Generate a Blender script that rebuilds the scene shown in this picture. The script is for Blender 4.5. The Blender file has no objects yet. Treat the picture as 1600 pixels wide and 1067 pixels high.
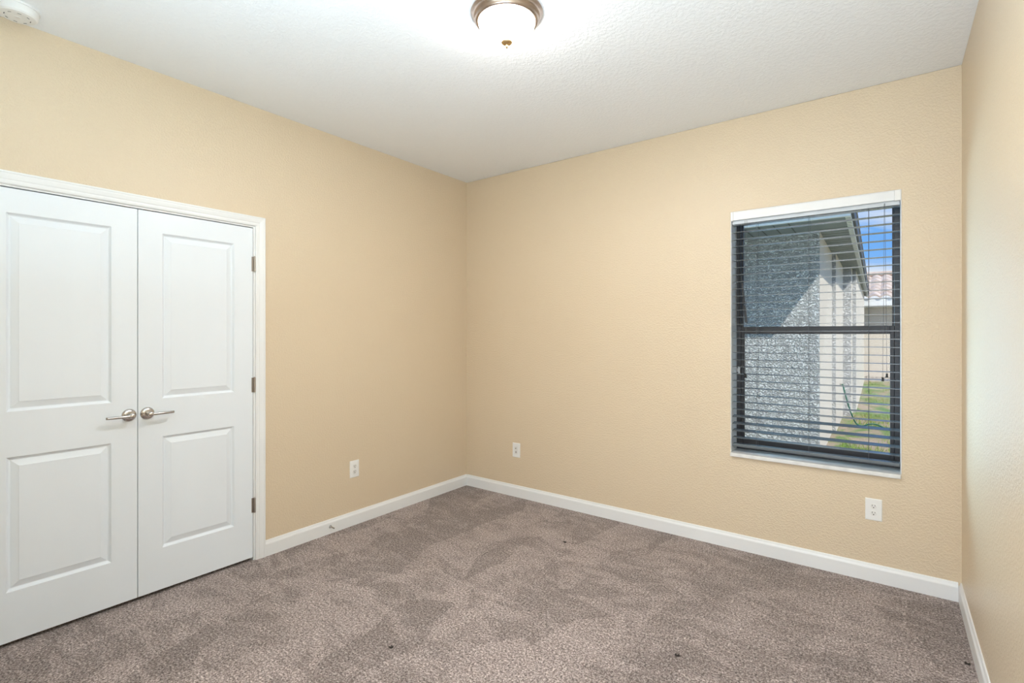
import bpy, bmesh, math, random
from mathutils import Vector, Matrix

R = math.radians
random.seed(4)
scene = bpy.context.scene
COL = scene.collection

# ------------------------------------------------------------------ camera
cam_d = bpy.data.cameras.new('camera')
cam_d.sensor_fit = 'HORIZONTAL'
cam_d.sensor_width = 36.0
cam_d.lens = 17.817
cam_d.shift_y = -0.00699
cam_d.clip_start = 0.02
cam_d.clip_end = 300
cam = bpy.data.objects.new('camera', cam_d)
COL.objects.link(cam)
cam.location = (3.1503, -3.5158, 1.3939)
cam.rotation_euler = (R(90), 0, 0.6409)
scene.camera = cam

# ------------------------------------------------------------------ colour management
scene.view_settings.view_transform = 'Standard'
scene.view_settings.look = 'None'
scene.view_settings.gamma = 1.0
scene.view_settings.exposure = 0.05
scene.view_settings.use_curve_mapping = False

# ------------------------------------------------------------------ node helper
def new_mat(name):
    m = bpy.data.materials.new(name)
    m.use_nodes = True
    nt = m.node_tree
    nt.nodes.clear()
    out = nt.nodes.new('ShaderNodeOutputMaterial')
    return m, nt, out

class N:
    """thin sugar over a node tree"""
    def __init__(self, nt): self.nt = nt
    def n(self, t, **kw):
        o = self.nt.nodes.new('ShaderNode' + t)
        for k, v in kw.items():
            if k.startswith('i_'):
                o.inputs[k[2:].replace('_', ' ')].default_value = v
            else:
                setattr(o, k, v)
        return o
    def l(self, a, b): self.nt.links.new(a, b)
    def ramp(self, fac, stops, interp='LINEAR'):
        r = self.nt.nodes.new('ShaderNodeValToRGB')
        r.color_ramp.interpolation = interp
        el = r.color_ramp.elements
        while len(el) < len(stops): el.new(0.5)
        for e, (p, c) in zip(el, stops):
            e.position = p; e.color = (*c, 1) if len(c) == 3 else c
        self.l(fac, r.inputs['Fac'])
        return r
    def noise(self, vec, scale, detail=2.0, rough=0.5, dist=0.0):
        t = self.n('TexNoise'); t.inputs['Scale'].default_value = scale
        t.inputs['Detail'].default_value = detail; t.inputs['Roughness'].default_value = rough
        t.inputs['Distortion'].default_value = dist
        if vec is not None: self.l(vec, t.inputs['Vector'])
        return t
    def mix(self, a, b, fac, mode='MIX'):
        m = self.n('Mix', data_type='RGBA', blend_type=mode)
        for v, i in ((fac, 0), (a, 6), (b, 7)):
            if hasattr(v, 'links'): self.l(v, m.inputs[i])
            elif isinstance(v, (tuple, list)): m.inputs[i].default_value = (*v, 1)
            else: m.inputs[i].default_value = v
        return m.outputs[2]
    def map(self, vec, scale=(1, 1, 1), rot=(0, 0, 0), loc=(0, 0, 0)):
        m = self.n('Mapping'); m.inputs['Scale'].default_value = scale
        m.inputs['Rotation'].default_value = rot; m.inputs['Location'].default_value = loc
        self.l(vec, m.inputs['Vector'])
        return m.outputs['Vector']
    def bump(self, h, strength, dist):
        b = self.n('Bump'); b.inputs['Strength'].default_value = strength
        b.inputs['Distance'].default_value = dist
        self.l(h, b.inputs['Height'])
        return b.outputs['Normal']

# ------------------------------------------------------------------ sky
world = bpy.data.worlds.new('sky')
scene.world = world
world.use_nodes = True
wn = N(world.node_tree)
world.node_tree.nodes.clear()
w_out = wn.n('OutputWorld')
w_bg = wn.n('Background')
w_tc = wn.n('TexCoord')
w_sep = wn.n('SeparateXYZ')
wn.l(w_tc.outputs['Generated'], w_sep.inputs['Vector'])
w_grad = wn.ramp(w_sep.outputs['Z'], [(0.0, (0.34, 0.54, 0.80)), (0.14, (0.15, 0.36, 0.76)), (0.6, (0.13, 0.32, 0.76))])
w_cl = wn.noise(wn.map(w_tc.outputs['Generated'], (1, 1, 3.2), (0, 0, 0), (0.35, 0.2, 0.12)), 3.4, 6, 0.55, 0.4)
w_low = wn.ramp(w_sep.outputs['Z'], [(0.09, (0.30, 0.30, 0.30)), (0.145, (0, 0, 0))])
w_add = wn.n('Math', operation='ADD')
wn.l(w_cl.outputs['Fac'], w_add.inputs[0]); wn.l(w_low.outputs['Color'], w_add.inputs[1])
w_mask = wn.ramp(w_add.outputs[0], [(0.60, (0, 0, 0)), (0.76, (1, 1, 1))])
wn.l(wn.mix(w_grad.outputs['Color'], (0.66, 0.68, 0.76), w_mask.outputs['Color']), w_bg.inputs['Color'])
w_bg.inputs['Strength'].default_value = 1.3
wn.l(w_bg.outputs['Background'], w_out.inputs['Surface'])

# ------------------------------------------------------------------ lights
def add_light(name, kind, loc, energy, color, rot=None, **kw):
    d = bpy.data.lights.new(name, kind)
    d.energy = energy; d.color = color
    for k, v in kw.items(): setattr(d, k, v)
    o = bpy.data.objects.new(name, d)
    COL.objects.link(o)
    o.location = loc
    if rot is not None: o.rotation_euler = rot
    return o

sun_dir = Vector((-0.69, 0.63, -1.0)).normalized()
sun = add_light('sun', 'SUN', (6, -6, 9), 4.9, (1.0, 0.94, 0.86), angle=R(0.5))
sun.rotation_euler = sun_dir.to_track_quat('-Z', 'Y').to_euler()
# added fill lamp in the unseen hall, shining through the doorway behind the camera
add_light('hall_fill', 'AREA', (2.9, -4.25, 1.35), 52, (0.83, 0.91, 1.0), (R(104), 0, R(14)),
          shape='RECTANGLE', size=1.0, size_y=2.0)
# added up-facing fill lamp near the rear wall, brightening the room off the ceiling
add_light('ceiling_bounce_fill', 'AREA', (2.60, -3.36, 1.58), 68, (0.62, 0.84, 1.0), (R(180), 0, 0),
          shape='RECTANGLE', size=1.7, size_y=0.4)
# added lamp outside the window, out of view, that brightens the right wall
add_light('right_wall_fill', 'AREA', (1.62, 1.05, 1.15), 140, (0.46, 0.75, 1.0), (R(97), 0, R(-137)),
          shape='RECTANGLE', size=0.8, size_y=1.6)

# ------------------------------------------------------------------ materials
def simple(name, col, rough=0.5, metal=0.0, spec=0.5, coat=0.0):
    m, nt, out = new_mat(name)
    k = N(nt)
    p = k.n('BsdfPrincipled')
    p.inputs['Base Color'].default_value = (*col, 1)
    p.inputs['Roughness'].default_value = rough
    p.inputs['Metallic'].default_value = metal
    p.inputs['Specular IOR Level'].default_value = spec
    p.inputs['Coat Weight'].default_value = coat
    k.l(p.outputs[0], out.inputs[0])
    return m

def noisy(name, c1, c2, scale, rough=0.5, bump=0.0, bscale=None, bdist=0.002, metal=0.0, spec=0.5, stretch=(1, 1, 1)):
    """colour that wanders between c1 and c2 plus a noise relief"""
    m, nt, out = new_mat(name)
    k = N(nt)
    p = k.n('BsdfPrincipled')
    tc = k.n('TexCoord').outputs['Object']
    v = k.map(tc, stretch)
    a = k.noise(v, scale, 3)
    r = k.ramp(a.outputs['Fac'], [(0.3, c1), (0.7, c2)])
    k.l(r.outputs['Color'], p.inputs['Base Color'])
    p.inputs['Roughness'].default_value = rough
    p.inputs['Metallic'].default_value = metal
    p.inputs['Specular IOR Level'].default_value = spec
    if bump:
        b = k.noise(v, bscale or scale, 2, 0.55)
        k.l(k.bump(b.outputs['Fac'], bump, bdist), p.inputs['Normal'])
    k.l(p.outputs[0], out.inputs[0])
    return m

def texture_paint(name, c1, c2, scale, bump, bdist, rough, spec=0.5):
    """painted orange-peel drywall: rounded splatter relief, nearly even colour"""
    m, nt, out = new_mat(name)
    k = N(nt)
    p = k.n('BsdfPrincipled')
    tc = k.n('TexCoord').outputs['Object']
    big = k.noise(tc, 1.3, 3)
    r = k.ramp(big.outputs['Fac'], [(0.25, c1), (0.75, c2)])
    k.l(r.outputs['Color'], p.inputs['Base Color'])
    a = k.noise(tc, scale, 2, 0.5, 0.3)
    b = k.noise(tc, scale * 3.1, 1, 0.5)
    h = k.n('Math', operation='MULTIPLY_ADD')
    ra = k.ramp(a.outputs['Fac'], [(0.42, (0, 0, 0)), (0.62, (1, 1, 1))], 'EASE')
    k.l(ra.outputs['Color'], h.inputs[0]); h.inputs[1].default_value = 1.0
    sc = k.n('Math', operation='MULTIPLY'); k.l(b.outputs['Fac'], sc.inputs[0]); sc.inputs[1].default_value = 0.35
    k.l(sc.outputs[0], h.inputs[2])
    k.l(k.bump(h.outputs[0], bump, bdist), p.inputs['Normal'])
    p.inputs['Roughness'].default_value = rough
    p.inputs['Specular IOR Level'].default_value = spec
    k.l(p.outputs[0], out.inputs[0])
    return m

def carpet_material():
    m, nt, out = new_mat('carpet')
    k = N(nt)
    p = k.n('BsdfPrincipled')
    tc = k.n('TexCoord').outputs['Object']
    # vacuum strokes: long wedges brushed towards the window, each with its own nap
    va = k.noise(tc, 2.2, 2)
    warp = k.mix(tc, va.outputs['Color'], 0.18, 'ADD')
    v1 = k.map(warp, (3.4, 1.25, 1), (0, 0, R(12)))
    vo = k.n('TexVoronoi', feature='F1'); vo.inputs['Scale'].default_value = 1.6; vo.inputs['Randomness'].default_value = 1.0
    k.l(v1, vo.inputs['Vector'])
    strokes = k.n('SeparateColor'); k.l(vo.outputs['Color'], strokes.inputs[0])
    v2 = k.map(warp, (1.6, 3.4, 1), (0, 0, R(-28)))
    nz = k.noise(v2, 2.7, 5, 0.68, 0.9)
    patch = k.n('Math', operation='MULTIPLY_ADD')
    k.l(strokes.outputs[0], patch.inputs[0]); patch.inputs[1].default_value = 0.24
    nz2 = k.n('Math', operation='MULTIPLY'); k.l(nz.outputs['Fac'], nz2.inputs[0]); nz2.inputs[1].default_value = 1.0
    k.l(nz2.outputs[0], patch.inputs[2])
    pr = k.ramp(patch.outputs[0], [(0.44, (0.87, 0.855, 0.845)), (0.56, (1.0, 0.985, 0.975)), (0.65, (1.24, 1.22, 1.215)), (0.82, (1.42, 1.41, 1.41))])
    # yarn ends
    y1 = k.noise(tc, 150, 2, 0.6)
    y2 = k.noise(tc, 85, 2, 0.5)
    ym = k.n('Math', operation='MULTIPLY_ADD'); k.l(y1.outputs['Fac'], ym.inputs[0]); ym.inputs[1].default_value = 0.62
    ys = k.n('Math', operation='MULTIPLY'); k.l(y2.outputs['Fac'], ys.inputs[0]); ys.inputs[1].default_value = 0.38
    k.l(ys.outputs[0], ym.inputs[2])
    yr = k.ramp(ym.outputs[0], [(0.36, (0.070, 0.051, 0.047)), (0.46, (0.212, 0.168, 0.154)), (0.54, (0.345, 0.286, 0.266)), (0.64, (0.60, 0.52, 0.49))])
    k.l(k.mix(yr.outputs['Color'], pr.outputs['Color'], 1.0, 'MULTIPLY'), p.inputs['Base Color'])
    k.l(k.bump(ym.outputs[0], 0.9, 0.012), p.inputs['Normal'])
    p.inputs['Roughness'].default_value = 1.0
    p.inputs['Specular IOR Level'].default_value = 0.1
    p.inputs['Sheen Weight'].default_value = 0.15
    k.l(p.outputs[0], out.inputs[0])
    return m

def stucco_material(name, c1, c2, scale, bump, dist):
    m, nt, out = new_mat(name)
    k = N(nt)
    p = k.n('BsdfPrincipled')
    tc = k.n('TexCoord').outputs['Object']
    v = k.map(tc, (1, 1, 1.5))
    a = k.noise(v, scale, 3, 0.55, 0.5)
    r = k.ramp(a.outputs['Fac'], [(0.40, (0, 0, 0)), (0.60, (1, 1, 1))], 'EASE')
    c = k.ramp(k.noise(tc, 1.1, 3).outputs['Fac'], [(0.3, c1), (0.7, c2)])
    k.l(c.outputs['Color'], p.inputs['Base Color'])
    k.l(k.bump(r.outputs['Color'], bump, dist), p.inputs['Normal'])
    p.inputs['Roughness'].default_value = 0.9
    p.inputs['Specular IOR Level'].default_value = 0.2
    k.l(p.outputs[0], out.inputs[0])
    return m

def lawn_material():
    m, nt, out = new_mat('lawn')
    k = N(nt)
    p = k.n('BsdfPrincipled')
    tc = k.n('TexCoord').outputs['Object']
    a = k.noise(k.map(tc, (1, 0.55, 1)), 2.4, 5, 0.65, 0.4)
    c = k.ramp(a.outputs['Fac'], [(0.36, (0.10, 0.22, 0.045)), (0.46, (0.22, 0.30, 0.10)), (0.54, (0.42, 0.33, 0.22)), (0.68, (0.50, 0.38, 0.29))])
    f = k.noise(tc, 60, 3, 0.7)
    g = k.ramp(f.outputs['Fac'], [(0.3, (0.6, 0.6, 0.6)), (0.7, (1.25, 1.25, 1.25))])
    k.l(k.mix(c.outputs['Color'], g.outputs['Color'], 1.0, 'MULTIPLY'), p.inputs['Base Color'])
    k.l(k.bump(f.outputs['Fac'], 0.8, 0.03), p.inputs['Normal'])
    p.inputs['Roughness'].default_value = 1.0
    k.l(p.outputs[0], out.inputs[0])
    return m

def glass_material():
    m, nt, out = new_mat('window_glass')
    k = N(nt)
    t = k.n('BsdfTransparent'); t.inputs['Color'].default_value = (0.93, 0.955, 0.95, 1)
    g = k.n('BsdfGlossy'); g.inputs['Roughness'].default_value = 0.02
    f = k.n('Fresnel'); f.inputs['IOR'].default_value = 1.15
    mx = k.n('MixShader')
    k.l(f.outputs[0], mx.inputs[0]); k.l(t.outputs[0], mx.inputs[1]); k.l(g.outputs[0], mx.inputs[2])
    k.l(mx.outputs[0], out.inputs[0])
    return m

def dome_material():
    m, nt, out = new_mat('alabaster_glass_lit')
    k = N(nt)
    tc = k.n('TexCoord').outputs['Object']
    a = k.noise(tc, 9, 3, 0.6, 0.8)
    c = k.ramp(a.outputs['Fac'], [(0.35, (1.0, 0.95, 0.90)), (0.6, (1.0, 0.97, 0.96))])
    e = k.n('Emission'); e.inputs['Strength'].default_value = 50
    k.l(c.outputs['Color'], e.inputs['Color'])
    t = k.n('BsdfTransparent'); t.inputs['Color'].default_value = (1.0, 0.96, 0.9, 1)
    mx = k.n('MixShader'); mx.inputs[0].default_value = 0.5
    k.l(e.outputs[0], mx.inputs[1]); k.l(t.outputs[0], mx.inputs[2])
    k.l(mx.outputs[0], out.inputs[0])
    return m

M = {}
M['wall'] = texture_paint('tan_wall_paint', (0.712, 0.580, 0.414), (0.727, 0.595, 0.429), 95, 0.30, 0.004, 0.36)
M['ceiling'] = texture_paint('white_ceiling_paint', (0.91, 0.925, 0.945), (0.925, 0.94, 0.96), 62, 0.20, 0.006, 0.8, 0.2)
M['trim'] = noisy('white_trim_paint', (0.82, 0.82, 0.815), (0.84, 0.84, 0.835), 4, 0.35)
M['door'] = noisy('white_door_paint', (0.80, 0.838, 0.880), (0.82, 0.858, 0.90), 3, 0.38, 0.05, 160, 0.001, stretch=(1, 1, 0.2))
M['carpet'] = carpet_material()
M['nickel'] = noisy('satin_nickel', (0.50, 0.475, 0.455), (0.56, 0.535, 0.515), 20, 0.26, metal=1.0)
M['hinge'] = simple('hinge_nickel', (0.40, 0.36, 0.32), 0.4, 1.0)
M['lampmetal'] = noisy('brushed_nickel_pan', (0.36, 0.29, 0.25), (0.43, 0.35, 0.30), 14, 0.3, metal=1.0)
M['dome'] = dome_material()
M['brass'] = simple('antique_brass', (0.62, 0.42, 0.20), 0.4, 1.0)
M['plastic'] = simple('white_plastic', (0.84, 0.83, 0.81), 0.35)
M['plastic2'] = simple('cream_plastic', (0.78, 0.76, 0.73), 0.4)
M['dark'] = simple('dark_hole', (0.03, 0.027, 0.024), 0.7)
M['bronze'] = noisy('bronze_window_metal', (0.022, 0.022, 0.026), (0.032, 0.032, 0.038), 6, 0.42)
M['slat'] = noisy('slate_blue_slat', (0.105, 0.125, 0.140), (0.130, 0.150, 0.165), 3, 0.24, spec=0.7, stretch=(0.3, 1, 1))
M['cord'] = simple('grey_cord', (0.10, 0.11, 0.12), 0.8)
M['tassel'] = simple('black_tassel', (0.012, 0.011, 0.011), 0.5)
M['valance'] = noisy('white_valance', (0.80, 0.80, 0.80), (0.83, 0.83, 0.83), 3, 0.4)
M['headrail'] = simple('pale_grey_headrail', (0.62, 0.66, 0.70), 0.4)
M['marble'] = noisy('white_marble_sill', (0.70, 0.69, 0.67), (0.84, 0.83, 0.81), 16, 0.3)
M['glass'] = glass_material()
M['latch'] = simple('zinc_latch', (0.45, 0.46, 0.46), 0.4, 0.6)
M['stucco'] = stucco_material('knockdown_stucco_shade_tone', (0.63, 0.63, 0.64), (0.66, 0.66, 0.67), 34, 1.0, 0.045)  # greyer than the side wall: the front's weaker sun painted into its colour
M['stucco_smooth'] = stucco_material('cream_stucco', (0.72, 0.635, 0.54), (0.74, 0.655, 0.56), 70, 0.25, 0.01)
M['soffit'] = simple('grey_soffit', (0.25, 0.275, 0.295), 0.7)
M['seam'] = simple('soffit_seam', (0.12, 0.12, 0.12), 0.8)
M['fascia'] = simple('white_gutter', (0.86, 0.85, 0.84), 0.5)
M['drip'] = simple('drip_edge_shade_tone', (0.06, 0.07, 0.09), 0.6)  # dark tone paints in the shaded outer side of the gutter
M['tile'] = noisy('clay_roof_tile', (0.48, 0.36, 0.29), (0.66, 0.54, 0.46), 2.5, 0.85)
M['lawn'] = lawn_material()
M['blade'] = noisy('grass_blade', (0.16, 0.27, 0.04), (0.34, 0.36, 0.10), 1.2, 0.8)
M['hose'] = simple('green_hose', (0.02, 0.13, 0.09), 0.45)
M['mulch'] = noisy('sandy_soil', (0.30, 0.26, 0.22), (0.46, 0.41, 0.36), 9, 1.0, 0.8, 30, 0.05)
M['lint'] = simple('dark_lint', (0.035, 0.028, 0.025), 1.0)

# ------------------------------------------------------------------ mesh helpers
def link(name, bm, mats, parent=None, smooth=False, bevel=0.0):
    bmesh.ops.recalc_face_normals(bm, faces=bm.faces[:])
    me = bpy.data.meshes.new(name)
    bm.to_mesh(me); bm.free()
    for m in (mats if isinstance(mats, (list, tuple)) else [mats]): me.materials.append(m)
    if smooth:
        for p in me.polygons: p.use_smooth = True
    o = bpy.data.objects.new(name, me)
    COL.objects.link(o)
    if parent is not None: o.parent = parent
    if bevel:
        b = o.modifiers.new('bevel', 'BEVEL'); b.width = bevel; b.segments = 2; b.limit_method = 'ANGLE'; b.angle_limit = R(40)
    return o

def structure(o):
    o['kind'] = 'structure'
    return o

def tag(o, label, cat, group=None, kind=None):
    o['label'] = label; o['category'] = cat
    if group: o['group'] = group
    if kind: o['kind'] = kind
    return o

def empty(name, loc=(0, 0, 0), rotz=0.0):
    o = bpy.data.objects.new(name, None)
    o.empty_display_size = 0.05
    COL.objects.link(o)
    o.location = loc; o.rotation_euler = (0, 0, rotz)
    return o

def box(bm, x0, x1, y0, y1, z0, z1, mi=0, mat=None):
    vs = [bm.verts.new((x, y, z)) for x in (x0, x1) for y in (y0, y1) for z in (z0, z1)]
    if mat is not None:
        for v in vs: v.co = mat @ v.co
    for f in ((0, 1, 3, 2), (4, 6, 7, 5), (0, 4, 5, 1), (2, 3, 7, 6), (0, 2, 6, 4), (1, 5, 7, 3)):
        fc = bm.faces.new([vs[i] for i in f]); fc.material_index = mi
    return vs

def boxes(*bs):
    bm = bmesh.new()
    for b in bs: box(bm, *b)
    return bm

def prism(bm, pts, z0, z1):
    """extrude a closed plan outline upward"""
    a = [bm.verts.new((x, y, z0)) for x, y in pts]; b = [bm.verts.new((x, y, z1)) for x, y in pts]
    n = len(pts)
    for i in range(n): bm.faces.new((a[i], a[(i + 1) % n], b[(i + 1) % n], b[i]))
    bm.faces.new(a[::-1]); bm.faces.new(b)

def lathe(bm, prof, seg=48, mat=Matrix()):
    """prof: (radius, height) list spun about local z"""
    rings = []
    for r, h in prof:
        if r < 1e-6: rings.append([bm.verts.new(mat @ Vector((0, 0, h)))])
        else: rings.append([bm.verts.new(mat @ Vector((r * math.cos(2 * math.pi * i / seg), r * math.sin(2 * math.pi * i / seg), h))) for i in range(seg)])
    for a, b in zip(rings, rings[1:]):
        for i in range(seg):
            j = (i + 1) % seg
            if len(a) == 1 and len(b) == 1: continue
            if len(a) == 1: bm.faces.new((a[0], b[i], b[j]))
            elif len(b) == 1: bm.faces.new((a[i], a[j], b[0]))
            else: bm.faces.new((a[i], a[j], b[j], b[i]))

def tube(bm, pts, rad, seg=8, caps=True):
    pts = [Vector(p) for p in pts]
    rings = []
    up = Vector((0, 0, 1))
    for i, p in enumerate(pts):
        d = (pts[min(i + 1, len(pts) - 1)] - pts[max(i - 1, 0)]).normalized()
        a = d.cross(up)
        if a.length < 1e-3: a = d.cross(Vector((1, 0, 0)))
        a.normalize(); b = d.cross(a)
        r = rad[i] if isinstance(rad, (list, tuple)) else rad
        rings.append([bm.verts.new(p + a * r * math.cos(2 * math.pi * k / seg) + b * r * math.sin(2 * math.pi * k / seg)) for k in range(seg)])
    for A, B in zip(rings, rings[1:]):
        for k in range(seg): bm.faces.new((A[k], A[(k + 1) % seg], B[(k + 1) % seg], B[k]))
    if caps:
        bm.faces.new(rings[0]); bm.faces.new(rings[-1][::-1])

def wall_with_hole(name, axis, u0, u1, z0, z1, hu0, hu1, hz0, hz1, t0, t1, mat):
    """slab with one rectangular opening; axis 'x': spans y, thickness t0..t1 in x; axis 'y': spans x"""
    bm = bmesh.new()
    us = [u0, hu0, hu1, u1]; zs = [z0, hz0, hz1, z1]
    V = {}
    for k, t in enumerate((t0, t1)):
        for i, u in enumerate(us):
            for j, z in enumerate(zs):
                V[k, i, j] = bm.verts.new((t, u, z) if axis == 'x' else (u, t, z))
    for i in range(3):
        for j in range(3):
            if i == 1 and j == 1: continue
            if hz0 <= z0 and j == 0: continue
            for k in (0, 1): bm.faces.new([V[k, i, j], V[k, i + 1, j], V[k, i + 1, j + 1], V[k, i, j + 1]])
    def side(a, b): bm.faces.new([V[0, *a], V[0, *b], V[1, *b], V[1, *a]])
    if hz0 <= z0:
        for j in (1, 2): side((0, j), (0, j + 1)); side((3, j), (3, j + 1))
        side((1, 1), (1, 2)); side((2, 1), (2, 2)); side((1, 2), (2, 2))
        for i in range(3): side((i, 3), (i + 1, 3))
        side((0, 1), (1, 1)); side((2, 1), (3, 1))
    else:
        for j in range(3): side((0, j), (0, j + 1)); side((3, j), (3, j + 1))
        for i in range(3): side((i, 0), (i + 1, 0)); side((i, 3), (i + 1, 3))
        side((1, 1), (1, 2)); side((2, 1), (2, 2)); side((1, 2), (2, 2)); side((1, 1), (2, 1))
    return structure(link(name, bm, mat))

# ------------------------------------------------------------------ room shell
W, H, D = 3.45, 2.80, -3.62
structure(link('floor', boxes((-0.62, W + 0.15, D - 1.6, 0.0, -0.12, 0.0)), M['carpet']))
structure(link('ceiling', boxes((-0.14, W + 0.15, D - 1.6, 0.20, H, H + 0.15)), M['ceiling']))
DY0, DY1, DZ = -3.176, -1.953, 2.062
wall_with_hole('wall_left', 'x', D - 0.12, 0.01, 0.0, H, DY0 - 0.02, DY1 + 0.02, -0.001, DZ + 0.02, -0.12, 0.0, M['wall'])
structure(link('wall_closet', boxes((-0.62, -0.60, -3.4, -1.7, 0, 2.4), (-0.60, -0.12, -3.4, -3.38, 0, 2.4), (-0.60, -0.12, -1.72, -1.7, 0, 2.4), (-0.60, -0.12, -3.38, -1.72, 2.38, 2.4)), M['wall']))
WX0, WX1, WZ0, WZ1 = 2.314, 3.200, 0.622, 2.192
wwin = wall_with_hole('wall_window', 'y', -0.12, W + 0.10, -0.15, H, WX0, WX1, WZ0, WZ1, 0.0, 0.20, M['wall'])
b_ = wwin.modifiers.new('bevel', 'BEVEL'); b_.width = 0.006; b_.segments = 3; b_.limit_method = 'ANGLE'
structure(link('wall_right', boxes((W, W + 0.15, D - 1.6, 0.2, 0, H)), M['wall']))
wall_with_hole('wall_rear', 'y', 0.0, W, 0.0, H, 2.42, 3.38, -0.001, 2.08, D - 0.12, D, M['wall'])
structure(link('wall_hall', boxes((1.9, 2.0, D - 1.6, D - 0.12, 0, H), (1.9, W + 0.15, D - 1.7, D - 1.6, 0, H)), M['wall']))

# baseboards: eased-top profile swept along each wall
BP = [(0, 0), (0.014, 0), (0.014, 0.074), (0.0125, 0.079), (0.0085, 0.086), (0.0065, 0.095), (0.005, 0.0985), (0, 0.0985)]
def baseboard(name, fn, a, b):
    bm = bmesh.new()
    A = [bm.verts.new(fn(a, *p)) for p in BP]
    B = [bm.verts.new(fn(b, *p)) for p in BP]
    n = len(BP)
    for i in range(n): bm.faces.new((A[i], A[(i + 1) % n], B[(i + 1) % n], B[i]))
    bm.faces.new(A); bm.faces.new(B[::-1])
    return structure(link(name, bm, M['trim']))
baseboard('baseboard_left', lambda s, d, z: (d, s, z), DY1 + 0.058, 0.0)
baseboard('baseboard_window', lambda s, d, z: (s, -d, z), 0.0145, W - 0.0145)
baseboard('baseboard_right', lambda s, d, z: (W - d, s, z), D, 0.0)
baseboard('baseboard_rear', lambda s, d, z: (s, D + d, z), 0.0, 2.36)

# ------------------------------------------------------------------ closet door casing
CP = [(0.0, 0.0), (0.0, 0.009), (0.004, 0.0115), (0.012, 0.0125), (0.020, 0.0115), (0.024, 0.0135), (0.040, 0.0165), (0.047, 0.0165), (0.050, 0.0185), (0.055, 0.0185), (0.058, 0.0165), (0.058, 0.0)]
def casing(name, plane, y0, y1, zt, mat):
    bm = bmesh.new()
    rows = []
    for t, d in CP:
        rows.append([bm.verts.new(plane(y, d, z)) for y, z in ((y0 - t, 0.0), (y0 - t, zt + t), (y1 + t, zt + t), (y1 + t, 0.0))])
    n = len(rows)
    for i in range(n):
        a, b = rows[i], rows[(i + 1) % n]
        for j in range(3): bm.faces.new((a[j], a[j + 1], b[j + 1], b[j]))
    bm.faces.new([r[0] for r in rows]); bm.faces.new([r[3] for r in rows][::-1])
    return structure(link(name, bm, mat))
casing('trim_1', lambda y, d, z: (d, y, z), DY0, DY1, DZ, M['trim'])
casing('trim_2', lambda x, d, z: (x, D + d, z), 2.42, 3.38, 2.08, M['trim'])
# jamb boards and stops inside the closet opening
structure(link('trim_3', boxes((-0.12, 0.0005, DY1 - 0.0105, DY1 + 0.0195, 0, DZ + 0.0195), (-0.12, 0.0005, DY0 - 0.0195, DY0 + 0.0075, 0, DZ + 0.0195),
                               (-0.12, 0.0005, DY0 + 0.0075, DY1 - 0.0105, DZ - 0.009, DZ + 0.0195)), M['trim']))

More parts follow.
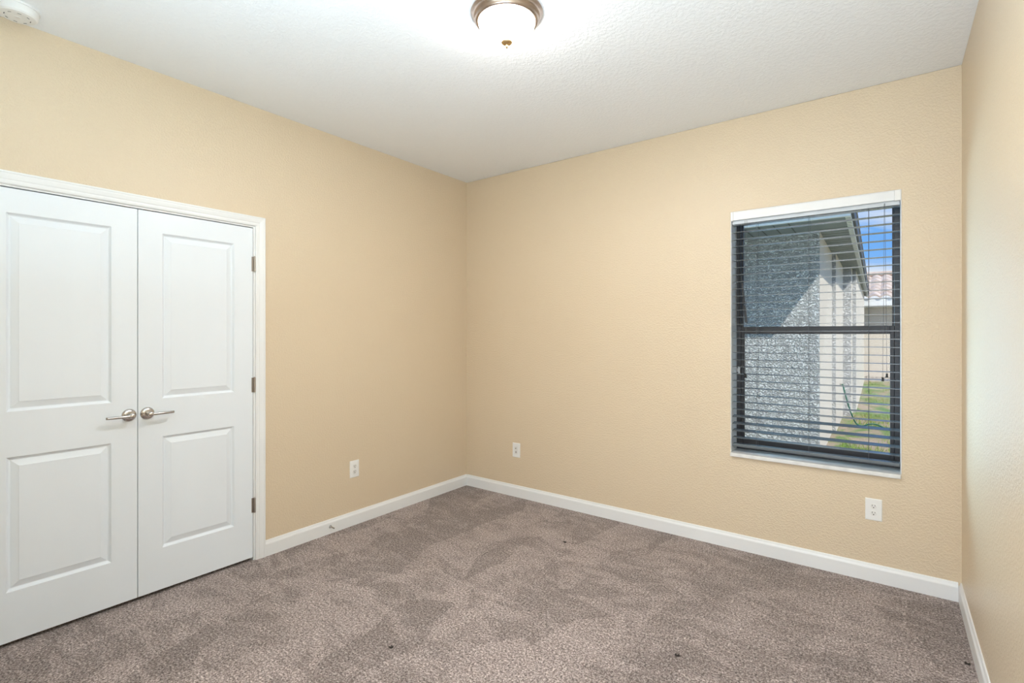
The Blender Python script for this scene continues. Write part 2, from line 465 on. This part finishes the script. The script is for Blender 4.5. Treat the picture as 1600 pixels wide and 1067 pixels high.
# ------------------------------------------------------------------ closet door leaves
def door_leaf(name, y0, y1, meet):
    """leaf between y0 and y1, front face at x = 0; meet = +1 when the meeting edge is at y1"""
    z0, z1, t = 0.020, 2.0475, 0.035
    root = empty(name, (0, y0, z0))
    structure(root)
    w, h = y1 - y0, z1 - z0
    m = 0.110
    ys = [0, m, w - m, w]
    zs = [0, 0.222, 0.824, 1.028, 1.918, h]
    bm = bmesh.new()
    V = {}
    for i, y in enumerate(ys):
        for j, z in enumerate(zs): V[i, j] = bm.verts.new((0, y, z))
    ring = [(0.0, 0.0), (0.003, -0.0035), (0.008, -0.0100), (0.012, -0.0125), (0.0155, -0.0125), (0.0170, -0.0112), (0.041, -0.0030), (0.0425, -0.0018)]
    for i in range(3):
        for j in range(5):
            if i == 1 and j in (1, 3):
                prev = [V[1, j], V[2, j], V[2, j + 1], V[1, j + 1]]
                for o, d in ring[1:]:
                    cur = [bm.verts.new((d, yy, zz)) for yy, zz in ((ys[1] + o, zs[j] + o), (ys[2] - o, zs[j] + o), (ys[2] - o, zs[j + 1] - o), (ys[1] + o, zs[j + 1] - o))]
                    for q in range(4): bm.faces.new((prev[q], prev[(q + 1) % 4], cur[(q + 1) % 4], cur[q]))
                    prev = cur
                bm.faces.new(prev)
            else:
                bm.faces.new((V[i, j], V[i + 1, j], V[i + 1, j + 1], V[i, j + 1]))
    bk = [bm.verts.new((-t, y, z)) for y, z in ((0, 0), (w, 0), (w, h), (0, h))]
    bm.faces.new(bk[::-1])
    bm.faces.new([V[i, 0] for i in range(4)] + [bk[1], bk[0]])
    bm.faces.new([V[i, 5] for i in range(4)] + [bk[2], bk[3]])
    bm.faces.new([V[0, j] for j in range(6)] + [bk[3], bk[0]])
    bm.faces.new([V[3, j] for j in range(6)] + [bk[2], bk[1]])
    bmesh.ops.recalc_face_normals(bm, faces=bm.faces[:])
    o = link('door_slab', bm, M['door'], root)
    # lever handle
    s = -1 if meet > 0 else 1                      # lever points away from the meeting edge
    hy = (w - 0.036) if meet > 0 else 0.041
    hz = 0.956
    rot = Matrix.Translation((0, hy, hz)) @ Matrix.Rotation(R(90), 4, 'Y')
    bm = bmesh.new()
    lathe(bm, [(0.0, 0.010), (0.012, 0.0115), (0.020, 0.0105), (0.027, 0.0075), (0.0315, 0.0035), (0.0325, 0.0), (0.0, 0.0)], 40, rot)
    hd = link('lever_handle', bm, M['nickel'], root, smooth=True)
    bm = bmesh.new()
    lathe(bm, [(0.0, 0.062), (0.0085, 0.0615), (0.0125, 0.058), (0.0135, 0.052), (0.0125, 0.040), (0.0115, 0.010), (0, 0.010)], 28, rot)
    link('neck', bm, M['nickel'], hd, smooth=True)
    bm = bmesh.new()
    prof = []
    for q in range(13):
        u = q / 12
        yy = hy + s * (0.004 + 0.104 * u)
        xx = 0.051 + 0.004 * math.sin(u * math.pi) - 0.004 * u
        hw = 0.0078 - 0.0012 * u; dp = 0.0085 - 0.002 * u
        prof.append([(xx + dp * math.cos(a), yy, hz + hw * math.sin(a)) for a in [2 * math.pi * k / 14 for k in range(14)]])
    rr = [[bm.verts.new(p) for p in ring_] for ring_ in prof]
    for A, B in zip(rr, rr[1:]):
        for k in range(14): bm.faces.new((A[k], A[(k + 1) % 14], B[(k + 1) % 14], B[k]))
    bm.faces.new(rr[0]); bm.faces.new(rr[-1][::-1])
    link('lever', bm, M['nickel'], hd, smooth=True)
    bm = bmesh.new()
    lathe(bm, [(0.0, 0.0105), (0.0028, 0.0105), (0.0028, 0.008), (0, 0.008)], 12, Matrix.Translation((0, hy - 0.0205, hz + 0.004)) @ Matrix.Rotation(R(90), 4, 'Y'))
    link('pin_hole', bm, M['dark'], hd)
    # hinges at the outer edge
    ey = -0.0085 if meet > 0 else w + 0.0085
    for zc in (0.320, 1.062, 1.807):
        bm = bmesh.new()
        zb = zc - 0.045
        lathe(bm, [(0, 0), (0.0062, 0), (0.0062, 0.029), (0.0056, 0.030), (0.0062, 0.031), (0.0062, 0.059), (0.0056, 0.060), (0.0062, 0.061), (0.0062, 0.090), (0.003, 0.094), (0, 0.094)], 16,
              Matrix.Translation((0.0065, ey, zb)))
        d = 1 if meet > 0 else -1
        box(bm, -0.001, 0.0016, min(ey, ey + d * 0.016), max(ey, ey + d * 0.016), zb, zb + 0.090)
        link('hinge', bm, M['hinge'], root)
    return root
door_leaf('door_1', -3.165, -2.5645, +1)
door_leaf('door_2', -2.5610, -1.9665, -1)
for yc in (-2.612, -2.512):   # ball catches let into the head jamb
    bm = boxes((-0.030, 0.0, yc - 0.022, yc + 0.022, DZ - 0.0105, DZ - 0.0085))
    structure(link('trim_4', bm, M['hinge']))

# ------------------------------------------------------------------ window
win = structure(empty('window_1', (0, 0, 0)))
FY0, FY1 = 0.150, 0.196
bm = boxes((WX0, WX0 + 0.030, FY0, FY1, WZ0, WZ1), (WX1 - 0.030, WX1, FY0, FY1, WZ0, WZ1),
           (WX0 + 0.030, WX1 - 0.030, FY0, FY1, WZ1 - 0.040, WZ1), (WX0 + 0.030, WX1 - 0.030, FY0, FY1, WZ0, WZ0 + 0.035))
link('window_frame', bm, M['bronze'], win, bevel=0.002)
ZM = 1.418
for nm, bb in (('window_reveal', (WX0 - 0.0005, WX0 + 0.003, 0.0, FY0, WZ0 + 0.002, WZ1)), ('window_reveal', (WX1 - 0.003, WX1 + 0.0005, 0.0, FY0, WZ0 + 0.002, WZ1)),
               ('window_reveal', (WX0 + 0.003, WX1 - 0.003, 0.0, FY0, WZ1 - 0.003, WZ1 + 0.0005))):
    link(nm, boxes(bb), M['trim'], win)
up_ = link('upper_sash', boxes((WX0 + 0.030, WX1 - 0.030, 0.176, 0.192, ZM - 0.022, ZM + 0.022), (WX0 + 0.030, WX0 + 0.040, 0.176, 0.192, ZM, WZ1 - 0.04),
                               (WX1 - 0.040, WX1 - 0.030, 0.176, 0.192, ZM, WZ1 - 0.04), (WX0 + 0.040, WX1 - 0.040, 0.176, 0.192, WZ1 - 0.052, WZ1 - 0.04)), M['bronze'], win)
link('upper_glass', boxes((WX0 + 0.034, WX1 - 0.034, 0.183, 0.1835, ZM, WZ1 - 0.045)), M['glass'], up_)
lo_ = link('lower_sash', boxes((WX0 + 0.030, WX0 + 0.050, 0.156, 0.174, WZ0 + 0.035, ZM + 0.026), (WX1 - 0.050, WX1 - 0.030, 0.156, 0.174, WZ0 + 0.035, ZM + 0.026),
                               (WX0 + 0.050, WX1 - 0.050, 0.156, 0.174, WZ0 + 0.035, WZ0 + 0.082), (WX0 + 0.050, WX1 - 0.050, 0.156, 0.174, ZM - 0.020, ZM + 0.026)), M['bronze'], win, bevel=0.0015)
link('lower_glass', boxes((WX0 + 0.046, WX1 - 0.046, 0.164, 0.1645, WZ0 + 0.078, ZM - 0.016)), M['glass'], lo_)
lt = link('sash_latch', boxes((WX0 + 0.012, WX0 + 0.026, 0.1400, 0.1500, 1.130, 1.178), (WX0 + 0.004, WX0 + 0.012, 0.144, 0.1500, 1.138, 1.168)), M['latch'], win, bevel=0.002)
# balance strip of the upper sash, its lower end sprung loose
bm = boxes((WX0 + 0.020, WX0 + 0.032, 0.128, 0.150, ZM + 0.03, WZ1 - 0.01))
link('balance_strip', bm, simple('black_vinyl', (0.008, 0.008, 0.009), 0.6), win)
bm = bmesh.new()
p0, p1 = Vector((2.345, 0.135, 1.815)), Vector((2.384, 0.118, 1.470))
dv = (p1 - p0)
for (a, b) in ((0.0, 0.64), (0.66, 1.0)):
    q0, q1 = p0 + dv * a, p0 + dv * b
    vs = []
    for q, hw in ((q0, 0.006 + 0.002 * a), (q1, 0.006 + 0.002 * b)):
        for sx in (-1, 1):
            for sy in (-1, 1): vs.append(bm.verts.new(q + Vector((sx * hw, sy * 0.002, 0))))
    for f in ((0, 1, 3, 2), (4, 6, 7, 5), (0, 4, 5, 1), (2, 3, 7, 6), (0, 2, 6, 4), (1, 5, 7, 3)): bm.faces.new([vs[i] for i in f])
link('loose_balance_strip', bm, M['bronze'], win)
# marble sill, nosing past the wall face
sill = link('window_sill', boxes((WX0 + 0.001, WX1 - 0.001, -0.022, 0.150, WZ0 - 0.022, WZ0 + 0.002)), M['marble'], win, bevel=0.004)

# ------------------------------------------------------------------ venetian blind
bl = tag(empty('window_blind', (WX0, 0.045, WZ1)), 'slate grey horizontal slat blind with white valance hanging in the window', 'blind')
def bpart(name, bm, mat, parent=bl, **kw):
    bmesh.ops.translate(bm, vec=(-WX0, -0.045, -WZ1), verts=bm.verts[:])
    return link(name, bm, mat, parent, **kw)
v_ = bpart('valance', boxes((WX0 + 0.016, WX1 - 0.030, -0.002, 0.006, 2.136, 2.188)), M['valance'], bevel=0.0012)
for xa, xb in ((WX0 + 0.002, WX0 + 0.0155), (WX1 - 0.0295, WX1 - 0.002)):
    bm = boxes((xa, xb, -0.004, 0.020, 2.133, 2.190)); bmesh.ops.translate(bm, vec=(-WX0, -0.045, -WZ1), verts=bm.verts[:])
    link('valance_clip', bm, M['plastic'], v_, bevel=0.0015)
bpart('headrail', boxes((WX0 + 0.006, WX1 - 0.006, 0.016, 0.072, 2.1125, 2.180)), M['headrail'], bevel=0.002)
PITCH = 0.0463
bm = bmesh.new()
for k in range(31):
    z = 2.108 - PITCH * k
    tilt = R(1.0) if k < 27 else R(9.0 if k < 30 else 2.0)
    mt = Matrix.Translation((0, 0.045, z)) @ Matrix.Rotation(tilt, 4, 'X')
    box(bm, WX0 + 0.006, WX1 - 0.006, -0.025, 0.025, -0.0014, 0.0014, mat=mt)
bpart('slats', bm, M['slat'])
zr = 2.108 - PITCH * 31 - 0.004
bpart('bottom_rail', boxes((WX0 + 0.006, WX1 - 0.006, 0.020, 0.070, zr - 0.009, zr + 0.009)), M['slat'], bevel=0.003)
for x in (2.465, 2.755, 3.052):
    bm = bmesh.new()
    for y in (0.019, 0.071): tube(bm, [(x, y, 2.13), (x, y, zr)], 0.0011, 6)
    bpart('ladder_cord', bm, M['cord'])
def cordset(name, x0, x1, y, zend):
    bm = bmesh.new()
    tube(bm, [(x0, y, 2.128), ((x0 + x1) / 2 + 0.0008, y - 0.0005, 1.6), (x1, y, zend + 0.018)], 0.0009, 6)
    c = bpart(name, bm, M['cord'])
    bm = bmesh.new()
    lathe(bm, [(0, 0.0), (0.0060, 0.0005), (0.0072, 0.004), (0.0050, 0.011), (0.0048, 0.016), (0.0058, 0.019), (0.0052, 0.022), (0, 0.0225)], 20, Matrix.Translation((x1, y, zend)))
    bmesh.ops.translate(bm, vec=(-WX0, -0.045, -WZ1), verts=bm.verts[:])
    link('tassel', bm, M['tassel'], c, smooth=True)
cordset('lift_cord', 3.124, 3.117, 0.013, 1.130)
cordset('lift_cord', 3.127, 3.136, 0.010, 1.152)
cordset('tilt_cord', 2.398, 2.399, 0.013, 1.118)
cordset('tilt_cord', 2.410, 2.4035, 0.011, 1.112)
for x in (2.55, 3.13):
    bpart('hold_down_button', boxes((x - 0.02, x + 0.02, 0.030, 0.050, zr - 0.014, zr - 0.0095)), M['tassel'])

# ------------------------------------------------------------------ wall outlets
def plate_mesh(w, h, d):
    bm = bmesh.new()
    a = [bm.verts.new((x, 0, z)) for x, z in ((-w, -h), (w, -h), (w, h), (-w, h))]
    b = [bm.verts.new((x, -d * 0.55, z)) for x, z in ((-w, -h), (w, -h), (w, h), (-w, h))]
    k = 0.004
    c = [bm.verts.new((x, -d, z)) for x, z in ((-w + k, -h + k), (w - k, -h + k), (w - k, h - k), (-w + k, h - k))]
    for p, q in ((a, b), (b, c)):
        for i in range(4): bm.faces.new((p[i], p[(i + 1) % 4], q[(i + 1) % 4], q[i]))
    bm.faces.new(a); bm.faces.new(c)
    return bm
def rounded(bm, cx, cz, w, h, y0, y1, seg=24):
    pts = []
    for i in range(seg):
        a = 2 * math.pi * i / seg
        pts.append((cx + max(-w, min(w, h * 1.02 * math.cos(a))), cz + h * math.sin(a)))
    A = [bm.verts.new((x, y0, z)) for x, z in pts]; B = [bm.verts.new((x, y1, z)) for x, z in pts]
    for i in range(seg): bm.faces.new((A[i], A[(i + 1) % seg], B[(i + 1) % seg], B[i]))
    bm.faces.new(A); bm.faces.new(B[::-1])
def outlet(loc, rotz, label, kind='duplex'):
    r = tag(empty('wall_outlet', loc, rotz), label, 'outlet', 'white wall plates low on the walls')
    link('plate', plate_mesh(0.039, 0.061, 0.006), M['plastic'], r)
    if kind == 'duplex':
        for dz in (0.0195, -0.0195):
            bm = bmesh.new(); rounded(bm, 0, dz, 0.0165, 0.0145, -0.0055, -0.0085)
            rc = link('receptacle', bm, M['plastic2'], r)
            bm = bmesh.new()
            box(bm, -0.0075, -0.0050, -0.0090, -0.0080, dz - 0.0005, dz + 0.0085)
            box(bm, 0.0050, 0.0072, -0.0090, -0.0080, dz + 0.0005, dz + 0.0080)
            lathe(bm, [(0, 0.0005), (0.0030, 0.0005), (0.0030, -0.0010), (0, -0.0010)], 12, Matrix.Translation((0, -0.0086, dz - 0.0068)) @ Matrix.Rotation(R(90), 4, 'X'))
            link('slot', bm, M['dark'], rc)
        bm = bmesh.new(); lathe(bm, [(0, 0.0012), (0.0026, 0.0008), (0.003, 0), (0, 0)], 14, Matrix.Translation((0, -0.006, 0)) @ Matrix.Rotation(R(90), 4, 'X'))
        link('screw', bm, M['plastic2'], r)
    else:
        link('insert', boxes((-0.0165, 0.0165, -0.0075, -0.005, -0.034, 0.034)), M['plastic2'], r, bevel=0.0008)
        bm = bmesh.new(); lathe(bm, [(0, 0.009), (0.0022, 0.009), (0.0046, 0.008), (0.0048, 0), (0, 0)], 16, Matrix.Translation((-0.001, -0.0072, 0.017)) @ Matrix.Rotation(R(90), 4, 'X'))
        link('jack', bm, M['hinge'], r, smooth=True)
        link('lower_jack', boxes((-0.006, 0.006, -0.0082, -0.0070, -0.024, -0.008)), simple('grey_jack', (0.36, 0.34, 0.32), 0.5), r)
    return r
outlet((0.0, -1.228, 0.408), R(90), 'white duplex outlet on the wall beside the closet doors')
outlet((0.576, 0.0, 0.399), 0, 'small white wall plate near the room corner with one dark jack', 'jack')
outlet((3.076, 0.0, 0.405), 0, 'white duplex outlet on the wall below the window')

# ------------------------------------------------------------------ door stop on the baseboard
ds = tag(empty('door_stop', (0.0142, -1.435, 0.050)), 'small grey metal door stop peg on the baseboard beside the closet', 'door stop')
bm = bmesh.new(); lathe(bm, [(0, 0.005), (0.006, 0.0045), (0.010, 0.002), (0.011, 0), (0, 0)], 20, Matrix.Rotation(R(90), 4, 'Y'))
link('base', bm, M['latch'], ds, smooth=True)
bm = bmesh.new()
tube(bm, [(0.003 + 0.036 * i / 72, 0.0036 * math.cos(i * 0.9), -0.002 * i / 72 + 0.0036 * math.sin(i * 0.9)) for i in range(73)], 0.0012, 6)
link('spring', bm, M['hinge'], ds, smooth=True)
bm = bmesh.new(); lathe(bm, [(0, 0.008), (0.0042, 0.0075), (0.005, 0.004), (0.005, 0), (0, 0)], 16, Matrix.Translation((0.038, 0, -0.002)) @ Matrix.Rotation(R(90), 4, 'Y'))
link('tip', bm, M['hinge'], ds, smooth=True)

# ------------------------------------------------------------------ ceiling light
cl = tag(empty('ceiling_light', (1.806, -1.752, H)), 'round flush ceiling light with frosted glass bowl and brass finial', 'light')
bm = bmesh.new()
lathe(bm, [(0.0, 0.0), (0.156, 0.0), (0.158, -0.004), (0.157, -0.008), (0.149, -0.014), (0.149, -0.020), (0.143, -0.028), (0.137, -0.034), (0.137, -0.039), (0.131, -0.044), (0.121, -0.046), (0.121, -0.030), (0.0, -0.028)], 72)
link('pan', bm, M['lampmetal'], cl, smooth=True)
bm = bmesh.new()
lathe(bm, [(0.1225, -0.040)] + [(0.1225 * math.cos(a), -0.044 - 0.084 * math.sin(a)) for a in [R(90) * i / 16 for i in range(17)]], 72)
link('glass_bowl', bm, M['dome'], cl, smooth=True)
lamp_ = add_light('ceiling_bulbs', 'AREA', (0, 0, -0.050), 46, (0.93, 0.95, 1.0), shape='DISK', size=0.2)
lamp_.parent = cl
bm = bmesh.new()
lathe(bm, [(0, -0.124), (0.022, -0.1245), (0.026, -0.1285), (0.024, -0.133), (0.014, -0.138), (0.007, -0.141), (0.0055, -0.143), (0.007, -0.147), (0.0055, -0.152), (0, -0.154)], 24)
link('finial', bm, M['brass'], cl, smooth=True)

# ------------------------------------------------------------------ smoke detector
sd = tag(empty('smoke_detector', (0.138, -3.04, H)), 'round white smoke detector on the ceiling above the closet doors', 'smoke detector')
bm = bmesh.new(); lathe(bm, [(0, 0), (0.074, 0), (0.075, -0.004), (0.074, -0.008), (0, -0.008)], 48)
link('base_plate', bm, M['plastic'], sd, smooth=False)
bm = bmesh.new(); lathe(bm, [(0.069, -0.008), (0.069, -0.014), (0.066, -0.034), (0.060, -0.040), (0.045, -0.042), (0, -0.042)], 48)
body = link('cover', bm, M['plastic'], sd, smooth=False)
for k in range(8):
    a = 2 * math.pi * k / 8
    mt = Matrix.Rotation(a, 4, 'Z')
    bm = bmesh.new(); box(bm, 0.040, 0.043, -0.006, 0.006, -0.0426, -0.0418, mat=mt)
    link('vent_slot', bm, M['cord'], body)
bm = bmesh.new(); lathe(bm, [(0, -0.0435), (0.011, -0.0435), (0.012, -0.042), (0, -0.042)], 24); link('test_button', bm, M['plastic2'], sd)

# ------------------------------------------------------------------ lint on the carpet
def lint(x, y, s, label, seed):
    rnd = random.Random(seed)
    bm = bmesh.new()
    for _ in range(7):
        c = Vector((rnd.uniform(-1, 1) * s, rnd.uniform(-0.6, 0.6) * s, 0.0))
        pts = [c + Vector((rnd.uniform(-.5, .5) * s * t, rnd.uniform(-.5, .5) * s * t, 0.004 + 0.004 * rnd.random())) for t in (0, 0.6, 1.1, 1.6)]
        tube(bm, pts, [0.0015, 0.0026, 0.0022, 0.001], 6)
    zmin = min(v.co.z for v in bm.verts)
    for v in bm.verts: v.co.z -= zmin
    o = link('lint_tuft', bm, M['lint'])
    o.location = (x, y, 0.0005)
    return tag(o, label, 'lint', 'dark lint tufts on the carpet')
lint(1.409, -0.587, 0.010, 'dark lint tuft on the carpet farthest from the closet doors, below the window wall', 1)
lint(1.369, -2.032, 0.010, 'dark lint tuft on the carpet nearest the closet doors', 2)
lint(2.411, -1.328, 0.011, 'dark lint tuft in the middle of the open carpet', 3)
lint(3.415, -0.65, 0.009, 'dark lint tuft against the baseboard of the right wall', 5)

# unseen eave added over the window to keep sky light off the slats
structure(link('sky_block_eave', boxes((-2.0, 5.5, 0.205, 0.85, 2.62, 2.74)), M['soffit']))

# ------------------------------------------------------------------ outside: neighbouring house
GZ = -0.10
hs = tag(empty('house', (2.48, 3.49, GZ), R(1.0)), 'stucco house close outside the window with a deep soffited eave', 'house')
SZ = 2.62 - GZ       # soffit height in the house's own frame
wl = bmesh.new()
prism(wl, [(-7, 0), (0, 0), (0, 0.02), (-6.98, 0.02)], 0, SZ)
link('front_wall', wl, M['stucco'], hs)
wl = bmesh.new()
prism(wl, [(-0.3, 0.021), (0, 0.021), (0, 2.067), (0.049, 2.067), (0.049, 4.051), (0.176, 4.051), (0.176, 4.644), (0.232, 4.644), (0.232, 12.6), (-0.3, 12.6)], 0, SZ)
link('side_wall', wl, M['stucco_smooth'], hs)
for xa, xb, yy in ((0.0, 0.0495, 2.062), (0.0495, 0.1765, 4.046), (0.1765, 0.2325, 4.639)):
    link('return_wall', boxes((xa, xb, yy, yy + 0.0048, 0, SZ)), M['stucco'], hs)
bm = boxes((-7.4, 0.285, -0.76, 12.9, SZ, SZ + 0.02))
for k in range(24): box(bm, -0.25 - 0.155 * k, -0.238 - 0.155 * k, -0.74, -0.001, SZ - 0.003, SZ + 0.001, 1)
for k in range(70): box(bm, 0.001, 0.28, -0.1 + 0.18 * k, -0.09 + 0.18 * k, SZ - 0.003, SZ + 0.001, 1)
link('soffit', bm, [M['soffit'], M['seam']], hs)
bm = boxes((-7.4, 0.335, -0.80, -0.76, SZ - 0.015, SZ + 0.19), (0.285, 0.335, -0.76, 12.9, SZ - 0.015, SZ + 0.19))
for k in range(150): box(bm, 0.285, 0.330, -0.70 + 0.09 * k, -0.69 + 0.09 * k, SZ - 0.019, SZ - 0.014, 1)
link('gutter', bm, [M['fascia'], M['soffit']], hs)
link('drip_edge', boxes((0.335, 0.36, -0.83, 12.9, SZ + 0.02, SZ + 0.19), (-7.4, 0.335, -0.83, -0.80, SZ + 0.03, SZ + 0.19)), M['drip'], hs)
bm = bmesh.new()
a = [bm.verts.new(p) for p in ((0.37, -0.84, SZ + 0.19), (0.37, 12.9, SZ + 0.19), (-7.4, 12.9, SZ + 0.19), (-7.4, -0.84, SZ + 0.19), (-3.5, 3.1, SZ + 1.8), (-3.5, 9.0, SZ + 1.8))]
for f in ((0, 1, 5, 4), (1, 2, 5), (2, 3, 4, 5), (3, 0, 4), (3, 2, 1, 0)): bm.faces.new([a[i] for i in f])
link('roof', bm, M['tile'], hs)

# hose running down the wall and across the grass
bm = bmesh.new()
ctrl = [(2.534, 6.22, 0.585), (2.545, 6.20, 0.56), (2.58, 6.22, 0.40), (2.63, 6.30, 0.18), (2.69, 6.42, -0.02), (2.74, 6.47, GZ + 0.014), (2.80, 6.45, GZ + 0.012), (2.88, 6.44, GZ + 0.05), (2.97, 6.45, GZ + 0.055), (3.05, 6.40, GZ + 0.03), (3.12, 6.30, GZ + 0.012), (3.35, 6.1, GZ + 0.012)]
pts = []
for i in range(len(ctrl) - 1):
    P = [Vector(ctrl[max(0, min(len(ctrl) - 1, i + d))]) for d in (-1, 0, 1, 2)]
    for q in range(8):
        t = q / 8
        pts.append(0.5 * ((2 * P[1]) + (P[2] - P[0]) * t + (2 * P[0] - 5 * P[1] + 4 * P[2] - P[3]) * t * t + (3 * P[1] - P[0] - 3 * P[2] + P[3]) * t ** 3))
tube(bm, pts, 0.011, 8)
gh = link('garden_hose', bm, M['hose'], smooth=True)
tag(gh, 'green garden hose hanging from the house wall onto the grass', 'hose')
bm = bmesh.new(); lathe(bm, [(0, 0), (0.018, 0), (0.018, 0.012), (0.009, 0.014), (0.009, 0.05), (0, 0.05)], 14, Matrix.Translation((2.50, 6.225, 0.585)) @ Matrix.Rotation(R(90), 4, 'Y'))
sp = tag(link('wall_spigot', bm, M['hinge']), 'grey metal spigot on the house wall at the top of the hose', 'spigot')

# ------------------------------------------------------------------ outside: far house
fh = tag(empty('house', (-4.0, 17.2, GZ)), 'cream house with a clay barrel tile roof far across the lawn', 'house')
link('wall', boxes((0, 16, 0, 8, 0, 2.45)), M['stucco_smooth'], fh)
link('eave', boxes((-0.5, 16.5, -0.50, 8.5, 2.50, 2.56)), M['soffit'], fh)
link('fascia', boxes((-0.5, 16.5, -0.54, -0.50, 2.42, 2.66)), M['fascia'], fh)
bm = bmesh.new()
nx, rows = 360, 6
for r in range(rows):
    y0, y1 = -0.60 + r * 0.46, -0.60 + (r + 1) * 0.46 + 0.06
    zz = lambda y: 2.66 + (y + 0.60) * 0.34
    A, B = [], []
    for i in range(nx + 1):
        x = 3.0 + 10.0 * i / nx
        wv = 0.075 * abs(math.sin(math.pi * x / 0.30))
        A.append((x, y0, zz(y0) + 0.05 + wv)); B.append((x, y1, zz(y1) + 0.0 + wv))
    va = [bm.verts.new(p) for p in A]; vb = [bm.verts.new(p) for p in B]; vc = [bm.verts.new((p[0], p[1], p[2] - 0.05)) for p in A]
    for i in range(nx):
        bm.faces.new((va[i], va[i + 1], vb[i + 1], vb[i])); bm.faces.new((vc[i], vc[i + 1], va[i + 1], va[i]))
link('roof_tiles', bm, M['tile'], fh)
bm = bmesh.new()
tube(bm, [(3.0, 2.20, 3.70), (13.0, 2.20, 3.70)], 0.10, 10)
link('ridge_cap', bm, M['tile'], fh)

# ------------------------------------------------------------------ outside: lawn
structure(link('ground', boxes((-12, 20, 0.21, 40, GZ - 0.2, GZ)), M['lawn']))
bm = bmesh.new()
rnd = random.Random(9)
for _ in range(9000):
    y = 2.4 + 14 * rnd.random() ** 1.6
    x = 2.62 + rnd.random() * (0.9 + 0.05 * y)
    if math.sin(x * 5.1 + y * 1.7) + math.sin(y * 2.3 - x * 3.1) + (1.2 if y < 4.6 else 0.0) < rnd.uniform(-0.2, 0.9): continue
    hgt = rnd.uniform(0.03, 0.085)
    a = rnd.random() * math.pi
    dx, dy = 0.005 * math.cos(a), 0.005 * math.sin(a)
    lx, ly = rnd.uniform(-.035, .035), rnd.uniform(-.035, .035)
    v = [bm.verts.new((x - dx, y - dy, GZ)), bm.verts.new((x + dx, y + dy, GZ)), bm.verts.new((x + lx, y + ly, GZ + hgt))]
    bm.faces.new(v)
g = link('grass', bm, M['blade'])
tag(g, 'short green grass tufts on the lawn beside the near stucco house', 'grass', kind='stuff')
bm = bmesh.new()
pts = []
nb = 60
for i in range(nb + 1):
    x = 2.3 + 3.2 * i / nb
    pts.append((x, 0.10 + 0.06 * rnd.random()))
A = [bm.verts.new((x, 16.3, GZ)) for x, h in pts]; B = [bm.verts.new((x, 16.6 + 0.1 * rnd.random(), GZ + h)) for x, h in pts]; Cc = [bm.verts.new((x, 17.19, GZ + h * 0.6)) for x, h in pts]
for i in range(nb):
    bm.faces.new((A[i], A[i + 1], B[i + 1], B[i])); bm.faces.new((B[i], B[i + 1], Cc[i + 1], Cc[i]))
tag(link('garden_bed', bm, M['mulch']), 'sandy planting bed along the foot of the far cream house', 'garden bed', kind='stuff')
